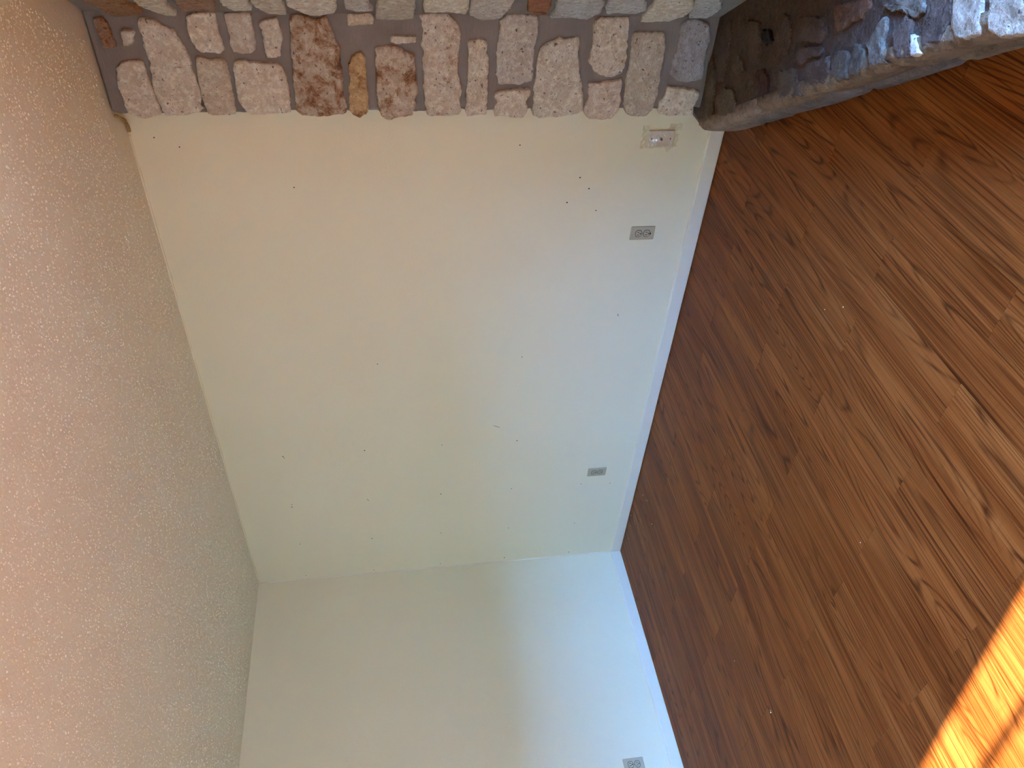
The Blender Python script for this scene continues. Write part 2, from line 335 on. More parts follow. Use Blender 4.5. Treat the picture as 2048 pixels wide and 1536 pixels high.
def glass_mat(name, tint, gloss):
    mt = bpy.data.materials.new(name); mt.use_nodes = True
    nt = mt.node_tree; nt.nodes.clear()
    o = N(nt, 'ShaderNodeOutputMaterial'); t = N(nt, 'ShaderNodeBsdfTransparent'); gl = N(nt, 'ShaderNodeBsdfGlossy'); mx = N(nt, 'ShaderNodeMixShader')
    t.inputs['Color'].default_value = tint; gl.inputs['Roughness'].default_value = 0.05 if gloss < 0.1 else 0.12
    mx.inputs[0].default_value = gloss
    nt.links.new(t.outputs[0], mx.inputs[1]); nt.links.new(gl.outputs[0], mx.inputs[2]); nt.links.new(mx.outputs[0], o.inputs['Surface'])
    return mt
M_GLASS = glass_mat('window_glass', (0.95, 0.97, 0.96, 1), 0.05)
M_FILM = glass_mat('clear_film', (0.95, 0.925, 0.83, 1), 0.13)
WING = [
('rust',[(3.562,2.404),(3.567,2.372),(3.545,2.362),(3.517,2.358),(3.494,2.355),(3.465,2.353),(3.462,2.373),(3.455,2.399),(3.475,2.398),(3.497,2.401),(3.529,2.407)]),
('grey',[(3.518,2.331),(3.525,2.315),(3.523,2.284),(3.512,2.282),(3.495,2.290),(3.485,2.288),(3.472,2.299),(3.466,2.332),(3.488,2.329),(3.507,2.331)]),
('cream',[(3.557,2.261),(3.565,2.242),(3.556,2.213),(3.545,2.196),(3.532,2.184),(3.528,2.169),(3.531,2.150),(3.505,2.145),(3.485,2.136),(3.456,2.127),(3.425,2.120),(3.398,2.119),(3.363,2.117),(3.325,2.111),(3.285,2.109),(3.252,2.119),(3.245,2.104),(3.232,2.137),(3.219,2.174),(3.222,2.208),(3.218,2.247),(3.242,2.258),(3.279,2.263),(3.315,2.268),(3.353,2.267),(3.398,2.261),(3.412,2.256),(3.442,2.263),(3.472,2.265),(3.508,2.263),(3.536,2.265)]),
('cream',[(3.413,2.357),(3.417,2.327),(3.421,2.294),(3.415,2.279),(3.395,2.278),(3.364,2.277),(3.332,2.273),(3.297,2.270),(3.261,2.264),(3.235,2.260),(3.220,2.273),(3.211,2.313),(3.214,2.346),(3.230,2.376),(3.261,2.381),(3.308,2.382),(3.336,2.388),(3.388,2.375)]),
('cream',[(3.569,2.102),(3.582,2.077),(3.583,2.049),(3.580,2.006),(3.554,2.006),(3.519,2.006),(3.489,1.999),(3.456,1.999),(3.443,2.014),(3.448,2.046),(3.447,2.079),(3.462,2.093),(3.489,2.103),(3.518,2.110),(3.547,2.107)]),
('grey',[(3.580,1.977),(3.584,1.936),(3.586,1.888),(3.562,1.888),(3.523,1.886),(3.483,1.888),(3.456,1.889),(3.443,1.911),(3.442,1.935),(3.448,1.970),(3.470,1.975),(3.496,1.975),(3.542,1.976)]),
('tan',[(3.436,2.100),(3.432,2.082),(3.422,2.058),(3.427,2.024),(3.422,2.002),(3.395,2.000),(3.353,1.997),(3.310,1.997),(3.266,1.996),(3.222,2.000),(3.222,2.035),(3.220,2.070),(3.226,2.097),(3.252,2.102),(3.292,2.108),(3.339,2.108),(3.388,2.107)]),
('cream',[(3.551,1.866),(3.561,1.835),(3.567,1.805),(3.543,1.800),(3.510,1.793),(3.490,1.794),(3.467,1.804),(3.436,1.807),(3.429,1.825),(3.431,1.853),(3.450,1.860),(3.480,1.859),(3.517,1.862)]),
('cream',[(3.415,1.978),(3.421,1.941),(3.415,1.925),(3.417,1.901),(3.412,1.868),(3.410,1.824),(3.398,1.809),(3.374,1.800),(3.338,1.796),(3.294,1.797),(3.250,1.797),(3.227,1.800),(3.224,1.837),(3.221,1.897),(3.219,1.943),(3.233,1.962),(3.251,1.973),(3.273,1.983),(3.324,1.981),(3.360,1.982)]),
('rusty',[(3.574,1.760),(3.577,1.715),(3.563,1.683),(3.567,1.653),(3.574,1.636),(3.551,1.626),(3.521,1.617),(3.485,1.609),(3.464,1.597),(3.430,1.599),(3.380,1.598),(3.337,1.598),(3.293,1.599),(3.256,1.593),(3.224,1.594),(3.216,1.636),(3.211,1.702),(3.216,1.759),(3.227,1.776),(3.257,1.779),(3.302,1.778),(3.352,1.775),(3.402,1.772),(3.443,1.772),(3.497,1.766),(3.537,1.764)]),
('amber',[(3.430,1.560),(3.445,1.545),(3.451,1.521),(3.430,1.513),(3.395,1.511),(3.359,1.511),(3.323,1.509),(3.285,1.507),(3.236,1.514),(3.217,1.521),(3.206,1.546),(3.216,1.574),(3.241,1.585),(3.286,1.580),(3.323,1.582),(3.348,1.571),(3.395,1.576)]),
('rustlight',[(3.468,1.474),(3.473,1.446),(3.475,1.411),(3.468,1.380),(3.451,1.363),(3.441,1.332),(3.412,1.329),(3.373,1.330),(3.337,1.326),(3.303,1.323),(3.277,1.333),(3.250,1.333),(3.212,1.346),(3.205,1.391),(3.197,1.439),(3.209,1.468),(3.244,1.476),(3.300,1.476),(3.359,1.476),(3.416,1.476)]),
('cream',[(3.504,1.420),(3.508,1.396),(3.513,1.382),(3.508,1.361),(3.508,1.326),(3.486,1.322),(3.484,1.362),(3.480,1.404),(3.485,1.419)]),
('creamrust',[(3.583,1.313),(3.587,1.288),(3.589,1.247),(3.589,1.213),(3.574,1.199),(3.561,1.181),(3.544,1.167),(3.517,1.165),(3.490,1.163),(3.452,1.170),(3.423,1.173),(3.387,1.175),(3.358,1.169),(3.329,1.158),(3.302,1.157),(3.276,1.163),(3.234,1.158),(3.214,1.168),(3.209,1.213),(3.209,1.258),(3.215,1.288),(3.246,1.297),(3.284,1.300),(3.322,1.305),(3.373,1.300),(3.416,1.306),(3.451,1.298),(3.479,1.308),(3.523,1.300),(3.557,1.306)]),
('tan',[(3.487,1.134),(3.497,1.113),(3.497,1.084),(3.487,1.066),(3.445,1.065),(3.434,1.057),(3.395,1.056),(3.351,1.060),(3.313,1.058),(3.268,1.059),(3.217,1.061),(3.214,1.091),(3.208,1.137),(3.237,1.143),(3.299,1.140),(3.340,1.135),(3.395,1.135),(3.445,1.134)]),
('grey',[(3.566,1.023),(3.589,0.995),(3.593,0.960),(3.587,0.924),(3.582,0.884),(3.536,0.879),(3.502,0.882),(3.474,0.889),(3.431,0.889),(3.380,0.887),(3.343,0.887),(3.339,0.915),(3.330,0.937),(3.334,0.975),(3.336,1.020),(3.365,1.029),(3.409,1.029),(3.452,1.032),(3.501,1.027),(3.539,1.023)]),
('cream',[(3.302,1.022),(3.311,0.981),(3.315,0.936),(3.315,0.894),(3.290,0.890),(3.267,0.906),(3.239,0.897),(3.220,0.899),(3.200,0.913),(3.200,0.952),(3.207,0.991),(3.207,1.026),(3.229,1.031),(3.260,1.024),(3.283,1.033)]),
('cream',[(3.470,0.868),(3.488,0.837),(3.506,0.798),(3.500,0.779),(3.504,0.750),(3.510,0.721),(3.485,0.718),(3.453,0.722),(3.417,0.712),(3.372,0.705),(3.331,0.692),(3.281,0.683),(3.222,0.676),(3.208,0.718),(3.201,0.780),(3.198,0.851),(3.208,0.873),(3.263,0.877),(3.313,0.879),(3.365,0.875),(3.424,0.878)]),
('creamrust',[(3.572,0.667),(3.579,0.646),(3.576,0.612),(3.583,0.576),(3.582,0.543),(3.552,0.538),(3.518,0.536),(3.475,0.533),(3.432,0.528),(3.395,0.532),(3.372,0.544),(3.357,0.581),(3.363,0.613),(3.376,0.645),(3.398,0.660),(3.417,0.677),(3.453,0.670),(3.492,0.668),(3.538,0.674)]),
('pink',[(3.339,0.670),(3.337,0.633),(3.344,0.595),(3.346,0.568),(3.357,0.536),(3.334,0.531),(3.296,0.533),(3.257,0.525),(3.221,0.533),(3.193,0.553),(3.187,0.597),(3.190,0.645),(3.206,0.665),(3.238,0.673),(3.281,0.659),(3.312,0.666)]),
('tan',[(3.523,0.515),(3.530,0.486),(3.523,0.443),(3.529,0.398),(3.497,0.388),(3.454,0.384),(3.402,0.384),(3.357,0.381),(3.307,0.381),(3.252,0.385),(3.224,0.396),(3.202,0.413),(3.200,0.470),(3.212,0.496),(3.249,0.512),(3.311,0.519),(3.365,0.520),(3.402,0.514),(3.453,0.519),(3.496,0.518)]),
('bluegrey',[(3.557,0.336),(3.575,0.309),(3.575,0.271),(3.562,0.237),(3.530,0.218),(3.498,0.210),(3.458,0.217),(3.417,0.215),(3.349,0.208),(3.341,0.242),(3.339,0.282),(3.345,0.311),(3.364,0.339),(3.368,0.349),(3.410,0.344),(3.454,0.337),(3.504,0.336)]),
('cream',[(3.322,0.346),(3.316,0.309),(3.318,0.281),(3.310,0.247),(3.304,0.208),(3.274,0.207),(3.238,0.219),(3.206,0.216),(3.202,0.265),(3.203,0.323),(3.207,0.361),(3.260,0.367),(3.279,0.350)]),
('tan',[(3.584,1.561),(3.588,1.473),(3.549,1.474),(3.542,1.517),(3.542,1.566)]),
]
DIAG = [
('amberdark',[(0.244,2.345),(0.249,2.239),(0.117,2.251),(0.072,2.222),(0.023,2.237),(-0.004,2.288),(-0.025,2.341),(0.055,2.349),(0.113,2.362),(0.157,2.373)]),
('tan',[(0.271,2.209),(0.276,2.100),(0.122,2.129),(0.027,2.123),(-0.005,2.134),(-0.006,2.163),(0.049,2.195),(0.119,2.221)]),
('rust',[(0.256,2.083),(0.262,1.966),(0.105,1.981),(0.063,1.993),(0.068,2.020),(0.066,2.067),(0.052,2.101),(0.100,2.105)]),
('cream',[(0.283,1.944),(0.266,1.872),(0.110,1.865),(0.073,1.874),(0.065,1.933),(0.129,1.958)]),
('tan',[(0.179,1.862),(0.268,1.829),(0.260,1.762),(0.053,1.761),(0.027,1.768),(0.032,1.822),(0.086,1.846)]),
('cream',[(0.293,1.731),(0.300,1.588),(0.096,1.593),(0.046,1.606),(0.012,1.655),(0.011,1.688),(0.091,1.731),(0.138,1.754)]),
('grey',[(0.280,1.560),(0.284,1.484),(0.125,1.481),(0.086,1.473),(0.074,1.525),(0.110,1.564)]),
('tan',[(0.150,1.458),(0.285,1.450),(0.291,1.333),(0.107,1.331),(-0.009,1.334),(-0.045,1.393),(-0.046,1.427),(-0.014,1.465)]),
('cream',[(0.303,1.308),(0.309,1.164),(0.101,1.146),(0.063,1.152),(0.080,1.211),(0.072,1.262),(0.070,1.299)]),
('grey',[(0.299,1.152),(0.306,1.008),(0.144,1.002),(-0.005,1.022),(-0.034,1.068),(-0.002,1.111),(0.051,1.137)]),
('red',[(0.275,0.967),(0.278,0.890),(0.137,0.865),(0.047,0.868),(0.065,0.913),(0.109,0.942)]),
('greywhite',[(0.301,0.872),(0.307,0.733),(0.182,0.686),(0.081,0.672),(-0.008,0.704),(0.017,0.761),(0.014,0.843),(0.100,0.843)]),
('greywhite',[(0.120,0.667),(0.298,0.695),(0.302,0.604),(0.175,0.532),(0.125,0.519),(0.086,0.542),(0.083,0.606),(0.082,0.649)]),
('cream',[(0.188,0.515),(0.305,0.538),(0.310,0.425),(0.176,0.359),(0.079,0.346),(0.010,0.369),(-0.055,0.395),(-0.042,0.445),(-0.037,0.496),(0.047,0.501)]),
('greywhite',[(0.132,0.352),(0.322,0.406),(0.326,0.329),(0.161,0.255),(0.083,0.248),(0.028,0.255),(0.033,0.325)]),
]
HEARTH_TOP = [
('olive',[(3.403,-0.103),(3.449,-0.147),(3.417,-0.198),(3.352,-0.226),(3.278,-0.277),(3.236,-0.253),(3.223,-0.214),(3.323,-0.152)]),
('brown',[(3.566,-0.194),(3.608,-0.239),(3.572,-0.264),(3.520,-0.284),(3.453,-0.294),(3.403,-0.286),(3.389,-0.251),(3.459,-0.214),(3.526,-0.200)]),
('brown',[(3.534,-0.371),(3.524,-0.427),(3.506,-0.450),(3.483,-0.427),(3.467,-0.368),(3.481,-0.348),(3.512,-0.377)]),
('olive',[(3.332,-0.268),(3.393,-0.326),(3.414,-0.395),(3.391,-0.452),(3.362,-0.452),(3.324,-0.417),(3.290,-0.331),(3.312,-0.293)]),
('brown',[(3.654,-0.383),(3.673,-0.470),(3.644,-0.499),(3.601,-0.530),(3.568,-0.545),(3.549,-0.513),(3.554,-0.472),(3.604,-0.428)]),
('reddark',[(3.531,-0.535),(3.566,-0.590),(3.551,-0.636),(3.528,-0.661),(3.484,-0.649),(3.491,-0.609),(3.492,-0.554)]),
('black',[(3.662,-0.504),(3.680,-0.559),(3.658,-0.601),(3.629,-0.562),(3.637,-0.522)]),
('olive',[(3.596,-0.703),(3.627,-0.751),(3.643,-0.785),(3.624,-0.806),(3.605,-0.850),(3.591,-0.875),(3.560,-0.808),(3.527,-0.744),(3.552,-0.719)]),
('brown',[(3.686,-0.862),(3.713,-0.904),(3.738,-0.957),(3.716,-0.986),(3.695,-0.989),(3.674,-0.986),(3.636,-0.913),(3.644,-0.872)]),
('brown',[(3.771,-0.728),(3.802,-0.810),(3.812,-0.876),(3.780,-0.906),(3.750,-0.883),(3.711,-0.772),(3.708,-0.729)]),
('orange',[(3.860,-0.910),(3.882,-0.948),(3.893,-0.986),(3.921,-1.054),(3.911,-1.078),(3.875,-1.056),(3.844,-1.012),(3.808,-0.967),(3.818,-0.935),(3.839,-0.916)]),
('olive',[(3.745,-0.977),(3.769,-0.997),(3.784,-1.040),(3.749,-1.072),(3.728,-1.088),(3.702,-1.041),(3.701,-0.998),(3.727,-0.978)]),
('olive',[(3.761,-1.064),(3.812,-1.067),(3.814,-1.110),(3.788,-1.135),(3.774,-1.140),(3.750,-1.124),(3.732,-1.092)]),
('greyspeck',[(3.832,-1.118),(3.874,-1.140),(3.911,-1.147),(3.907,-1.168),(3.879,-1.177),(3.844,-1.193),(3.826,-1.212),(3.824,-1.239),(3.807,-1.201),(3.788,-1.162)]),
('brown',[(3.890,-1.209),(3.918,-1.225),(3.940,-1.237),(3.938,-1.266),(3.910,-1.283),(3.867,-1.317),(3.845,-1.263),(3.859,-1.237)]),
('white',[(3.914,-1.287),(3.913,-1.304),(3.906,-1.323),(3.895,-1.338),(3.887,-1.346),(3.874,-1.334),(3.870,-1.319),(3.890,-1.303),(3.902,-1.294)]),
('bluegrey',[(3.927,-1.130),(3.949,-1.172),(3.972,-1.203),(3.994,-1.277),(3.966,-1.298),(3.945,-1.279),(3.941,-1.246),(3.948,-1.221),(3.931,-1.187)]),
('brown',[(3.962,-1.306),(4.000,-1.298),(4.022,-1.374),(3.992,-1.402),(3.965,-1.400),(3.934,-1.399),(3.915,-1.363),(3.897,-1.343),(3.927,-1.320)]),
('lightcream',[(4.028,-1.378),(4.053,-1.464),(4.012,-1.494),(3.987,-1.509),(3.973,-1.487),(3.960,-1.467),(3.959,-1.440),(3.966,-1.417),(3.992,-1.402)]),
('lightcream',[(4.060,-1.489),(4.088,-1.586),(4.034,-1.645),(4.014,-1.601),(3.998,-1.553),(4.003,-1.521),(4.025,-1.507)]),
('brown',[(3.715,-0.600),(3.756,-0.626),(3.749,-0.677),(3.695,-0.709),(3.653,-0.708),(3.625,-0.665),(3.664,-0.620)]),
('brown',[(3.706,-0.790),(3.736,-0.859),(3.749,-0.903),(3.729,-0.918),(3.693,-0.857),(3.658,-0.818),(3.668,-0.781)]),
]
NAILS = [(1.196,2.120),(1.183,2.116),(0.774,2.127),(0.751,2.130),(0.383,2.129),(0.038,2.134),(1.200,1.672),(0.767,1.686),(0.757,1.680),(0.378,1.684),(0.032,1.694),(1.202,1.235),(0.765,1.244),(0.375,1.246),(0.038,1.252),(1.196,0.800),(0.766,0.809),(0.368,0.807),(0.042,0.818),(0.758,0.368),(0.362,0.366),(0.039,0.372),(0.746,0.179),(2.845,1.846),(2.742,0.663),(2.697,0.523),(1.836,0.811),(2.809,0.570),(3.032,2.264),(3.073,2.350),(2.864,0.617),(3.020,0.895),(1.840,1.561)]
# scuffs [(1.324,0.925),(2.086,0.328)]
# thread [(3.266,-0.412),(3.260,-0.379),(3.242,-0.346),(3.223,-0.327),(3.217,-0.334),(3.222,-0.357)]
# foam [(3.233,-0.116),(3.197,-0.081),(3.155,-0.023),(3.117,-0.010),(3.099,0.003),(3.178,0.006)]
# floorbits [(3.331,-1.281),(3.078,-0.947),(2.354,-0.465),(2.943,-1.109),(3.017,-1.194),(0.759,-0.126),(0.780,-0.183),(0.801,-0.204),(0.435,-0.032),(0.366,-0.061),(0.247,-0.082),(0.746,-0.340),(1.141,-1.064),(1.182,-1.461),(1.351,-1.774),(1.348,-1.781),(1.083,-0.024),(2.467,-1.734),(2.550,-1.837)]
# ---------------------------------------------------------------- the room
def struct(o, label, cat): return tag(o, label, cat, kind='structure')

wall_back = struct(MB().box(-TH, W + TH, 0, TH, -0.1, H).build('wall_back', M_WALL), 'long plain cream painted wall with three wall plates and nail holes', 'wall')
wall_left = struct(MB().box(-TH, 0, -D - TH, 0, -0.1, H).build('wall_left', M_WALL), 'short plain painted wall meeting the long wall at the corner', 'wall')
OY0, OY1, OZ = -1.580, -3.60, 2.10
wr = MB().box(W, W + TH, 0, OY0, -0.1, H).box(W, W + TH, OY1, -D - TH, -0.1, H).box(W, W + TH, OY0, OY1, OZ, H)
wall_right = struct(wr.build('wall_right', M_WALL), 'painted wall with the wide glazed opening beside the fireplace', 'wall')
GX0, GX1, GZ0, GZ1 = 0.20, 1.20, 0.06, 2.05
wf = MB().box(0, GX0, -D - TH, -D, -0.1, H).box(GX1, W, -D - TH, -D, -0.1, H).box(GX0, GX1, -D - TH, -D, GZ1, H).box(GX0, GX1, -D - TH, -D, -0.1, GZ0)
wall_front = struct(wf.build('wall_front', M_WALL), 'painted wall with a tall window behind the viewer', 'wall')
ceiling = struct(MB().box(-TH, W + TH, -D - TH, TH, H, H + 0.1).build('ceiling', M_CEIL), 'beige popcorn textured ceiling', 'ceiling')
lawn = struct(MB().box(-45, W + TH, -50, -D - TH, -0.25, -0.15).build('lawn', M_LAWN), 'dark unseen lawn added outside the window behind the viewer', 'lawn')  # added out of view, dark so little warm light bounces up
ground = struct(MB().box(W + TH, 45, -50, 25, -0.25, -0.15).build('ground', M_GROUND), 'unseen patio ground added outside the glazed opening to bounce light in', 'ground')  # added out of view to bounce warm sunlight onto ceiling and walls

struct(MB().box(W + 15, W + 15.15, -25, 25, -0.15, 4.5).build('added_sky_blocker', M_SKYBLOCK), 'tall tan unseen wall added beyond the patio to cut off low sky', 'wall')  # added out of view to keep blue sky light low on the walls

struct(MB().box(-12, 16, -D - 3.75, -D - 3.6, -0.15, 3.4).build('added_sky_blocker', M_SKYBLOCK), 'tan unseen wall added across the lawn to cut off low sky', 'wall')  # second added blocker, trims the sky light entering behind the viewer
# glazed opening: frame, bar, two panes (the frame's outer edge and bar cut the sun patch)
window_1 = struct(empty('window_1', (W + 0.09, (OY0 + OY1) / 2, 0)), 'white framed glazed opening letting the sun in', 'window')
ox, oy = window_1.location.x, window_1.location.y
def wpart(name, x0, x1, y0, y1, z0, z1, mat, bv=0.003):
    return MB().box(x0 - ox, x1 - ox, y0 - oy, y1 - oy, z0, z1).build(name, mat, window_1, bevel=bv)
FX0, FX1 = W + 0.06, W + TH
wpart('jamb', FX0, FX1, OY0, -1.617, -0.1, OZ, M_FRAME)
wpart('jamb', FX0, FX1, OY1 + 0.035, OY1, -0.1, OZ, M_FRAME)
wpart('head_rail', FX0, FX1, -1.617, OY1 + 0.035, OZ - 0.05, OZ, M_FRAME)
wpart('sill_rail', FX0, FX1, -1.617, OY1 + 0.035, -0.1, 0.03, M_FRAME)
wpart('glazing_bar', FX0 + 0.02, FX1 - 0.01, -1.750, -1.776, 0.03, OZ - 0.05, M_FRAME)
wpart('meeting_stile', FX0 + 0.01, FX1 - 0.01, -2.45, -2.50, 0.03, OZ - 0.05, M_FRAME)
for a, c in ((-1.617, -1.750), (-1.776, -2.45), (-2.50, OY1 + 0.035)):
    wpart('pane', FX0 + 0.034, FX0 + 0.038, a, c, 0.03, OZ - 0.05, M_GLASS, 0)

window_2 = struct(empty('window_2', ((GX0 + GX1) / 2, -D - 0.06, GZ0)), 'white framed window behind the viewer, facing the lawn', 'window')
def vpart(name, x0, x1, z0, z1, mat, y0=-D - 0.08, y1=-D - 0.04):
    c = window_2.location
    return MB().box(x0 - c.x, x1 - c.x, y0 - c.y, y1 - c.y, z0 - c.z, z1 - c.z).build(name, mat, window_2)
vpart('jamb', GX0, GX0 + 0.05, GZ0, GZ1, M_FRAME); vpart('jamb', GX1 - 0.05, GX1, GZ0, GZ1, M_FRAME)
vpart('head_rail', GX0 + 0.05, GX1 - 0.05, GZ1 - 0.05, GZ1, M_FRAME); vpart('sill_rail', GX0 + 0.05, GX1 - 0.05, GZ0, GZ0 + 0.05, M_FRAME)
vpart('pane', GX0 + 0.05, GX1 - 0.05, GZ0 + 0.05, GZ1 - 0.05, M_GLASS, -D - 0.062, -D - 0.058)

# ---------------------------------------------------------------- floor planks
floor = struct(MB().box(0, W, -D, 0, -0.1, -0.0045).build('floor', M_GAP), 'orange brown wood plank floor running away from the long wall', 'floor')
PW, PL, X0 = 0.1524, 0.9144, 3.035
def in_fireplace(x, y):      # inside the masonry foot print
    return x > 3.30 and (0.854 * x + 0.52 * y) > 2.72 and y > -1.70 and x < 5.30
plank_mesh = {}
def plank(x0, x1, y0, y1):
    g = 0.00035
    w, l = x1 - x0 - 2 * g, y1 - y0 - 2 * g
    key = (round(w, 4), round(l, 4))
    if key not in plank_mesh:
        e = 0.0006
        vs = [(0,0,-0.004),(w,0,-0.004),(w,l,-0.004),(0,l,-0.004),(0,0,-e),(w,0,-e),(w,l,-e),(0,l,-e),(e,e,0),(w-e,e,0),(w-e,l-e,0),(e,l-e,0)]
        fs = [(0,3,2,1),(0,1,5,4),(1,2,6,5),(2,3,7,6),(3,0,4,7),(4,5,9,8),(5,6,10,9),(6,7,11,10),(7,4,8,11),(8,9,10,11)]
        me = bpy.data.meshes.new('plank'); me.from_pydata(vs, [], fs); me.materials.append(M_WOOD); me.update()
        plank_mesh[key] = me
    o = bpy.data.objects.new('plank', plank_mesh[key]); COL.objects.link(o)
    o.parent = floor; o.location = (x0 + g, y0 + g, 0)
for k in range(-20, 24):
    x0, x1 = max(X0 + PW * k, 0.002), min(X0 + PW * (k + 1), W - 0.002)
    top = -0.838 if k % 2 == 0 else -0.3606
    cuts = [-0.002, top]
    while cuts[-1] - PL > -D + 0.05: cuts.append(cuts[-1] - PL)
    cuts.append(-D + 0.002)
    for a, c in zip(cuts[:-1], cuts[1:]):
        if all(in_fireplace(x, y) for x in (x0, x1) for y in (a, c)): continue
        plank(x0, x1, c, a)

# ---------------------------------------------------------------- baseboards
def baseboard(name, axis, a, b, label):
    t, h, z0 = 0.011, 0.070, 0.008
    prof = [(0, z0), (t, z0), (t, h - 0.006), (t - 0.003, h - 0.002), (t - 0.008, h), (0, h)]     # (out from wall, z)
    n = 60; vs, fs = [], []
    rnd = random.Random(5)
    for i in range(n + 1):
        s = a + (b - a) * i / n
        w = 0.0012 * noise.noise(Vector((s * 3.1, 7.7, axis == 'x')))
        for d, z in prof:
            zz = z + (w if z > 0.02 else w * 0.6)
            vs.append((s, -d, zz) if axis == 'x' else (d, s, zz))
    p = len(prof)
    for i in range(n):
        for j in range(p):
            q = (i*p + j, i*p + (j+1) % p, (i+1)*p + (j+1) % p, (i+1)*p + j)
            fs.append(q if axis != 'x' else q[::-1])
    fs.append(tuple(range(p))); fs.append(tuple(range(n*p, n*p+p))[::-1])
    return struct(mesh_obj(name, vs, fs, M_TRIM), label, 'baseboard')
baseboard('baseboard_back', 'x', 0.0, 3.19, 'narrow white baseboard along the foot of the long wall')
baseboard('baseboard_left', 'y', -D, -0.011, 'narrow white baseboard along the foot of the short wall')

# painted caulk beads in the corner and under the ceiling
def bead(name, pts, r, mat, parent, wob=0.0):
    vs, fs = [], []; n = 6
    for i, p in enumerate(pts):
        p = Vector(p); d = (Vector(pts[min(i+1, len(pts)-1)]) - Vector(pts[max(i-1, 0)])).normalized()
        t = d.orthogonal().normalized(); b = d.cross(t)
        rr = r * (1 + wob * noise.noise(p * 40))
        for k in range(n): vs.append(p + (t*math.cos(2*math.pi*k/n) + b*math.sin(2*math.pi*k/n)) * rr)
    for i in range(len(pts) - 1):
        for k in range(n): fs.append((i*n+k, i*n+(k+1) % n, (i+1)*n+(k+1) % n, (i+1)*n+k))
    fs.append(tuple(range(n))[::-1]); fs.append(tuple(range((len(pts)-1)*n, len(pts)*n)))
    return mesh_obj(name, vs, fs, mat, parent, True)
bead('caulk_bead', [(0.001, -0.001, 0.07 + (H - 0.07) * i / 60) for i in range(61)], 0.006, M_TRIM, wall_back, 0.3)
bead('caulk_bead', [(3.085 * i / 120, -0.001, H - 0.001) for i in range(121)], 0.006, M_WALL, wall_back, 0.6)

# popcorn: thousands of little plaster blobs, far too many to count
import numpy as np
rs = np.random.RandomState(8)
n_try = 95000
px, py = rs.uniform(0.004, 4.6, n_try), rs.uniform(-3.1, -0.004, n_try)
keep = (px*0.62 - py*0.78 < 4.2) & ~((px > 3.085) & (py > -0.16)) & ~((px > 3.45) & (0.854*px + 0.52*py > 2.90))
# clumpy: drop blobs where a coarse field is low
fld = np.array([noise.noise(Vector((x*34, y*34, 2.2))) + 0.5*noise.noise(Vector((x*9, y*9, 4.0))) for x, y in zip(px, py)])
keep &= fld > -0.28
px, py = px[keep], py[keep]; nb = len(px)
r0 = 0.0016 + 0.0026*rs.rand(nb)**2; hh = r0*rs.uniform(0.55, 1.1, nb); el = rs.uniform(0.75, 1.35, nb)
k6 = np.arange(6)*np.pi/3
ang = k6[None, :] + rs.uniform(0, 6, nb)[:, None]
V = np.zeros((nb, 13, 3), np.float32)
for ring, (sc_, zz) in enumerate(((1.0, 0.0), (0.72, 0.72))):
    V[:, ring*6:ring*6+6, 0] = px[:, None] + np.cos(ang)*(r0*sc_*el)[:, None]
    V[:, ring*6:ring*6+6, 1] = py[:, None] + np.sin(ang)*(r0*sc_/el)[:, None]
    V[:, ring*6:ring*6+6, 2] = (H + 0.0003 - hh*zz)[:, None]
V[:, 12, 0], V[:, 12, 1], V[:, 12, 2] = px, py, H - hh
F = []
for i in range(6):
    j = (i + 1) % 6
    F += [(i, i+6, j+6), (i, j+6, j), (i+6, 12, j+6)]
F = np.array(F)[None] + (np.arange(nb)*13)[:, None, None]
pm = bpy.data.meshes.new('popcorn_texture')
pm.vertices.add(nb*13); pm.vertices.foreach_set('co', V.ravel())
F = F.reshape(-1, 3); pm.loops.add(F.size); pm.loops.foreach_set('vertex_index', F.ravel().astype(np.int32))
pm.polygons.add(len(F)); pm.polygons.foreach_set('loop_start', np.arange(0, F.size, 3, dtype=np.int32))
pm.update(calc_edges=True); pm.polygons.foreach_set('use_smooth', np.ones(len(F), bool)); pm.materials.append(M_CEIL)
pop = bpy.data.objects.new('popcorn_texture', pm); COL.objects.link(pop); pop.parent = ceiling; pop['kind'] = 'stuff'

# ---------------------------------------------------------------- stone fireplace
PAL = {  # linear colour, stain
 'cream': ((0.772, 0.728, 0.582), 0.24), 'lightcream': ((0.50, 0.41, 0.28), 0.2), 'grey': ((0.643, 0.607, 0.506), 0.14), 'tan': ((0.667, 0.601, 0.456), 0.36),
 'pink': ((0.714, 0.619, 0.487), 0.34), 'bluegrey': ((0.421, 0.416, 0.404), 0.05), 'rust': ((0.36, 0.24, 0.16), 0.72), 'rusty': ((0.585, 0.506, 0.380), 0.76),
 'rustlight': ((0.620, 0.531, 0.393), 0.70), 'amber': ((0.620, 0.435, 0.215), 0.66), 'amberdark': ((0.34, 0.20, 0.10), 0.75), 'creamrust': ((0.749, 0.684, 0.531), 0.56),
 'red': ((0.36, 0.14, 0.075), 0.8), 'greywhite': ((0.585, 0.607, 0.557), 0.1),
 'olive': ((0.135, 0.105, 0.070), 0.15), 'brown': ((0.125, 0.085, 0.060), 0.2), 'reddark': ((0.075, 0.032, 0.025), 0.3), 'black': ((0.02, 0.02, 0.024), 0.0),
 'orange': ((0.21, 0.105, 0.058), 0.3), 'greyspeck': ((0.20, 0.165, 0.115), 0.0), 'white': ((0.74, 0.67, 0.55), 0.0),
}
def resample(pts, step):
    n = len(pts); out = []
    for i in range(n):
        a, b = Vector(pts[i]), Vector(pts[(i+1) % n]); L = (b - a).length; k = max(1, int(round(L / step)))
        for j in range(k): out.append(a.lerp(b, j / k))
    return out
